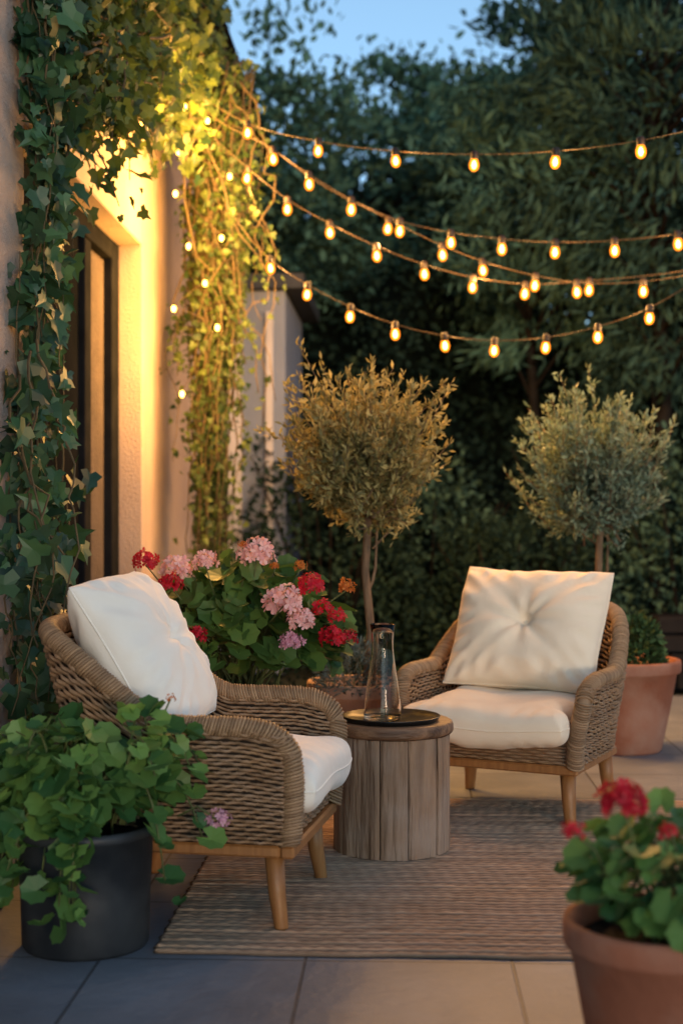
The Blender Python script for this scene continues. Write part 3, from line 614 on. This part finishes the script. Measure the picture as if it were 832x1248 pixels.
# ---------------------------------------------------------------- lights
AMB=(1,.49,.14)
ld=bpy.data.lights.new('bulb_glow','POINT'); ld.energy=18; ld.color=AMB; ld.shadow_soft_size=.03
lf=bpy.data.lights.new('fairy_glow','POINT'); lf.energy=16; lf.color=(1,.45,.075); lf.shadow_soft_size=.09
q=MB(); q.lathe([(.001,-.070),(.009,-.068),(.0165,-.060),(.0200,-.048),(.019,-.036),(.014,-.022),(.012,-.014)],n=20); bo=q.build('bulb','bulbglass'); bm_=bo.data; bpy.data.objects.remove(bo)
q=MB(); q.lathe([(.001,-.060),(.006,-.056),(.0092,-.047),(.007,-.034),(.002,-.026)],n=14); bo=q.build('filament','core'); fm_=bo.data; bpy.data.objects.remove(bo)
q=MB(); q.lathe([(.013,-.024),(.0150,-.018),(.0150,.006),(.011,.012),(.006,.014),(.001,.014)],n=16); bo=q.build('socket','socket'); sm_=bo.data; bpy.data.objects.remove(bo)
def strand(label,ctrl,bulbs,Dl,Dr,bs):
    cp=np.array(ctrl,float)
    def yf(px):
        xs=cp[:,0]; ys=cp[:,1]; m=np.gradient(ys,xs); i=int(np.clip(np.searchsorted(xs,px)-1,0,len(xs)-2)); h_=xs[i+1]-xs[i]; t=(px-xs[i])/h_
        return (2*t**3-3*t*t+1)*ys[i]+(t**3-2*t*t+t)*h_*m[i]+(-2*t**3+3*t*t)*ys[i+1]+(t**3-t*t)*h_*m[i+1]
    Df=lambda px: Dl+(Dr-Dl)*(px-240)/592
    pts=[atp(px,yf(px),Df(px)) for px in np.linspace(cp[0,0],cp[-1,0],110)]
    root=empty('string_light',pts[0],0,label,'string lights','strings of amber bulbs over the terrace'); o0=np.array(pts[0])
    q=MB(); q.tube(np.array(pts)-o0,.0020,6); q.build('cable','wire',root)
    for k,px in enumerate(bulbs):
        p=np.array(atp(px,yf(px),Df(px)))-o0
        b=bpy.data.objects.new('bulb',bm_); COL.objects.link(b); b.parent=root; b.location=p; b.scale=(bs,)*3; b.rotation_euler=(rg.normal(0,.07),rg.normal(0,.07),0)
        for nm,me in(('filament',fm_),('socket',sm_)):
            c=bpy.data.objects.new(nm,me); COL.objects.link(c); c.parent=b
        if k%2==0: l=bpy.data.objects.new('bulb_glow',ld); COL.objects.link(l); l.parent=b; l.location=(0,0,-.095)
strand('topmost string of bulbs, running highest above the terrace',[(205,85),(238,112),(302,150),(388,172),(481,184),(578,188),(677,184),(780,171),(832,160),(960,118),(1120,40)],[302,388,481,578,677,780,880,985,1090],7.2,5.8,1.12)
strand('second string of bulbs from the top, nearly level at right',[(215,95),(240,125),(332,182),(376,212),(428,243),(487,269),(549,283),(611,291),(676,295),(748,293),(832,284),(990,250)],[332,376,428,487,549,611,676,748,825,905],7.2,7.0,1.2)
strand('third string of bulbs down, crossing beneath the second string',[(210,100),(236,128),(300,160),(390,224),(473,267),(538,299),(587,318),(652,336),(702,344),(783,343),(832,336),(960,300)],[473,538,587,652,702,783,860],7.5,7.3,1.2)
strand('fourth string of bulbs down, sagging just above the lowest string',[(205,110),(232,140),(302,205),(350,243),(401,272),(458,300),(516,322),(576,338),(640,346),(718,342),(832,330),(960,300)],[302,350,401,458,516,576,640,718,880],7.3,7.5,1.2)
strand('lowest string of bulbs, sagging closest to the olive tree crowns',[(270,240),(304,290),(328,315),(375,347),(427,374),(481,395),(541,409),(602,415),(665,411),(728,398),(791,375),(832,352),(960,280),(1120,170)],[328,375,427,481,541,602,665,728,791,870,960,1060],7.3,6.7,1.15)
# fairy lights in the ivy
FP=[(253,147,7.3),(175,150,6.8),(214,236,7.2),(212,376,7.25),(222,480,7.3),(250,345,7.3),(265,399,7.3),(280,215,7.3),(246,178,7.2),(230,300,7.25),(190,95,6.8),(270,290,7.3),(225,130,7.1),(218,185,7.1)]
fp=[np.array(atp(*p)) for p in FP]; order=sorted(range(len(fp)),key=lambda i:-fp[i][2]); root=empty('fairy_lights',tuple(fp[order[0]]),0,'tiny warm fairy lights tangled in the golden ivy','fairy lights'); o0=fp[order[0]]
q=MB(); q.tube([fp[i]-o0+np.array([0,0,.012]) for i in order],.0016,5); q.build('cable','wire',root)
q=MB(); q.lathe([(.001,-.018),(.009,-.013),(.012,0),(.009,.011),(.001,.015)],n=12); bo=q.build('fairy','fairy'); fb=bo.data; bpy.data.objects.remove(bo)
for i in order:
    b=bpy.data.objects.new('bulb',fb); COL.objects.link(b); b.parent=root; b.location=fp[i]-o0
    l=bpy.data.objects.new('fairy_glow',lf); COL.objects.link(l); l.parent=b; l.location=(.09,-.16,0)
# ---------------------------------------------------------------- background trees
def tree(px,D,h,cr,cz,ch,nl,m,T,ls,label,seed,droop=0,clumps=60):
    x,y,_=at(px,D); rg=np.random.default_rng(seed); t=empty('garden_tree',(x,y,-.03),0,label,'tree','garden trees behind the terrace')
    q=MB(); q.tube([(0,0,0),(.05,0,h*.3),(-.04,.03,h*.6),(0,0,h*.85)],[h*.012,h*.010,h*.007,h*.004],8)
    cc=[];
    for k in range(clumps):
        d=rg.normal(size=3); d/=np.linalg.norm(d); r=rg.uniform(.35,1.0)**.6; c=np.array([0,0,cz])+d*np.array([cr,cr,ch])*r*rg.uniform(.75,1.05); cc.append(c)
        z0=max(h*.2,c[2]-.35*abs(math.hypot(c[0],c[1]))-.3); z0=min(z0,h*.8)
        if k%2==0: q.tube([(0,0,z0),(c[0]*.5,c[1]*.5,(z0+c[2])/2+.08),tuple(c)],[h*.004,h*.0025,h*.001],4)
    q.build('trunk','darkbark',t)
    cc=np.array(cc); idx=rg.integers(0,clumps,nl); sr=cr*rg.uniform(.10,.22,clumps)
    pos=cc[idx]+rg.normal(size=(nl,3))*sr[idx][:,None]*np.array([1,1,.5])
    rad=pos-np.array([0,0,cz]); rad/=np.linalg.norm(rad,axis=1)[:,None]+1e-6
    tipd=rad*.8+rg.normal(0,.45,(nl,3))+np.array([0,0,-droop]); 
    if T is NAR:
        bd=rg.normal(size=(clumps,3))*.6+np.array([0,0,-droop]); tipd=bd[idx]+rad[:]*.8+rg.normal(0,.4,(nl,3))
    q=MB(); scatter(q,T,pos,rg.normal(size=(nl,3))+np.array([0,-.2,.6]),tipd,ls*rg.uniform(.6,1.3,nl)); q.build('crown',m,t,False)
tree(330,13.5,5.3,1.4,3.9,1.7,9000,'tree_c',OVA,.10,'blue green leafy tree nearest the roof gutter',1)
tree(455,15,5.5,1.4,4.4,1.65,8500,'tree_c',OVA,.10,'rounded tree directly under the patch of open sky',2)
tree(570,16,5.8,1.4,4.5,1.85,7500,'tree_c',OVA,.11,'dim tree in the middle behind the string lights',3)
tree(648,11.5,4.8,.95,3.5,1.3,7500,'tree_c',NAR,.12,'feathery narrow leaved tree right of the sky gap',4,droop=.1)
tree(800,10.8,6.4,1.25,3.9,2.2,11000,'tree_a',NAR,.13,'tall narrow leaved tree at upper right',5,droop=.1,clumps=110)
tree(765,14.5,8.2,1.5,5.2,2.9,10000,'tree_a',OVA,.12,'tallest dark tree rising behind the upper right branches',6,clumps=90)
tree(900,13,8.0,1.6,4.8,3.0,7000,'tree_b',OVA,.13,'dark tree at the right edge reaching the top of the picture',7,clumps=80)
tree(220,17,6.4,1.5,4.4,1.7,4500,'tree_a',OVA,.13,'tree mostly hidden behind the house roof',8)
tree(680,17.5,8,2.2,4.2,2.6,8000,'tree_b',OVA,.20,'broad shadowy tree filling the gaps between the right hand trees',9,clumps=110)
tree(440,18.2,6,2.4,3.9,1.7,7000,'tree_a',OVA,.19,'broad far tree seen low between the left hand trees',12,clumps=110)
def shrub(px,D,r,h,n,m,label,seed):
    x,y,_=at(px,D); rg=np.random.default_rng(seed); t=empty('garden_shrub',(x,y,-.03),0,label,'shrub','dark shrubs along the back of the terrace')
    d=rg.normal(size=(n,3)); d/=np.linalg.norm(d,axis=1)[:,None]; d[:,2]=np.abs(d[:,2]); rr_=(.78+.25*rg.random(n))*(1+.14*np.sin(d[:,0]*7+seed)*np.cos(d[:,2]*6+seed)+.1*np.sin(d[:,0]*13+d[:,2]*11))
    pos=d*np.array([r,r*.8,h])*rr_[:,None]; q=MB(); scatter(q,OVA,pos,d+rg.normal(0,.5,(n,3)),d*.5+rg.normal(0,.6,(n,3)),.055*rg.uniform(.6,1.3,n)); q.build('foliage',m,t,False)
    q=MB(); 
    for k in range(9): a=k*2.4; q.tube([(.04*math.cos(a),.04*math.sin(a),0),(r*.4*math.cos(a),r*.3*math.sin(a),h*.5),(r*.7*math.cos(a),r*.5*math.sin(a),h*.8)],[.015,.01,.004],5)
    q.build('stems','darkbark',t)
shrub(400,9.6,.75,1.9,5000,'tree_b','dark shrub behind the middle olive tree',1)
shrub(520,10.2,.85,1.5,4600,'tree_a','mid green shrub between the two olive trees',2)
shrub(620,9.6,.7,1.15,4400,'tree_b','rounded low dark shrub left of the right olive tree',3)
shrub(720,10.4,.85,2.0,5000,'tree_b','dark shrub directly behind the right olive tree',4)
shrub(835,9.8,.7,1.6,4000,'tree_a','dark shrub at the right edge',5)
# tall hedge
hx=empty('tall_hedge',(2,12.6,-.03),0,'tall dense dark hedge closing off the back of the garden','hedge')
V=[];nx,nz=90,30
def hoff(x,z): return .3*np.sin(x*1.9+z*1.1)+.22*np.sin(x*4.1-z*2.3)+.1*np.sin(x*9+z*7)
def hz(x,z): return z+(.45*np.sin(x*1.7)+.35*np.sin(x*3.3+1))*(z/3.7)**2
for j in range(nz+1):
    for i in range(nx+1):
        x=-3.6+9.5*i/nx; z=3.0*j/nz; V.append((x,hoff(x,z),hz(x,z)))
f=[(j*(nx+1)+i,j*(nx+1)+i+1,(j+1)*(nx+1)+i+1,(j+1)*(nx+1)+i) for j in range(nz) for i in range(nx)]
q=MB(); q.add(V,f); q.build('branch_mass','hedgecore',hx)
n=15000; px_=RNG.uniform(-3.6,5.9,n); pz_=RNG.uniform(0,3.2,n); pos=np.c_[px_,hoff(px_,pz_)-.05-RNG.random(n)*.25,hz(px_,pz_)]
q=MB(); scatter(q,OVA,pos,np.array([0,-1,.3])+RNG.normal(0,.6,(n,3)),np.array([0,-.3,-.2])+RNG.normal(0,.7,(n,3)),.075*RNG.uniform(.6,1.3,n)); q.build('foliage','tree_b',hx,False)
# low stone wall right
sw=empty('stone_wall',at(880,8.75),0,'low dark dry stone wall at the right edge behind the terracotta pot','wall'); q=MB(); rs=random.Random(5)
for c in range(4):
    x=-.55+.05*c
    while x<1.6:
        w=rs.uniform(.18,.34); q.box((x,rs.uniform(-.02,.02),c*.115),(x+w-.008,.3,c*.115+.108),.014); x+=w
q.build('stone_courses','stone',sw,False)
# ---------------------------------------------------------------- world, sun fill, camera
W=bpy.data.worlds.new('World'); S.world=W; W.use_nodes=True; N=W.node_tree.nodes; L=W.node_tree.links
sk=N.new('ShaderNodeTexSky'); sk.sky_type='NISHITA'; sk.sun_disc=False; sk.sun_elevation=R(12); sk.sun_rotation=R(170); sk.ozone_density=3; sk.air_density=1.0; sk.dust_density=.5
hs=N.new('ShaderNodeHueSaturation'); hs.inputs['Saturation'].default_value=.60; L.new(sk.outputs[0],hs.inputs['Color'])
mx=N.new('ShaderNodeMix'); mx.data_type='RGBA'; mx.blend_type='MULTIPLY'; mx.inputs[0].default_value=1; mx.inputs[7].default_value=(.60,.84,.97,1)
L.new(hs.outputs[0],mx.inputs[6]); L.new(mx.outputs[2],N['Background'].inputs['Color']); N['Background'].inputs['Strength'].default_value=.22
sd=bpy.data.lights.new('sun_fill','SUN'); sd.energy=.85; sd.angle=R(9); sd.color=(1,.66,.42); so=bpy.data.objects.new('sun_fill',sd); COL.objects.link(so)  # low warm fill from behind the camera, added to light the pillow fronts
so.rotation_euler=Vector((-.38,.90,-.055)).to_track_quat('-Z','Y').to_euler()
cd=bpy.data.cameras.new('camera'); cam=bpy.data.objects.new('camera',cd); COL.objects.link(cam); cam.location=(0,0,CAMH); cam.rotation_euler=(PI/2,0,YAW)
cd.sensor_fit='VERTICAL'; cd.sensor_height=36; cd.sensor_width=24; cd.lens=50; cd.clip_end=600; cd.clip_start=.05
cd.dof.use_dof=True; cd.dof.focus_distance=4.4; cd.dof.aperture_fstop=2.0
S.camera=cam
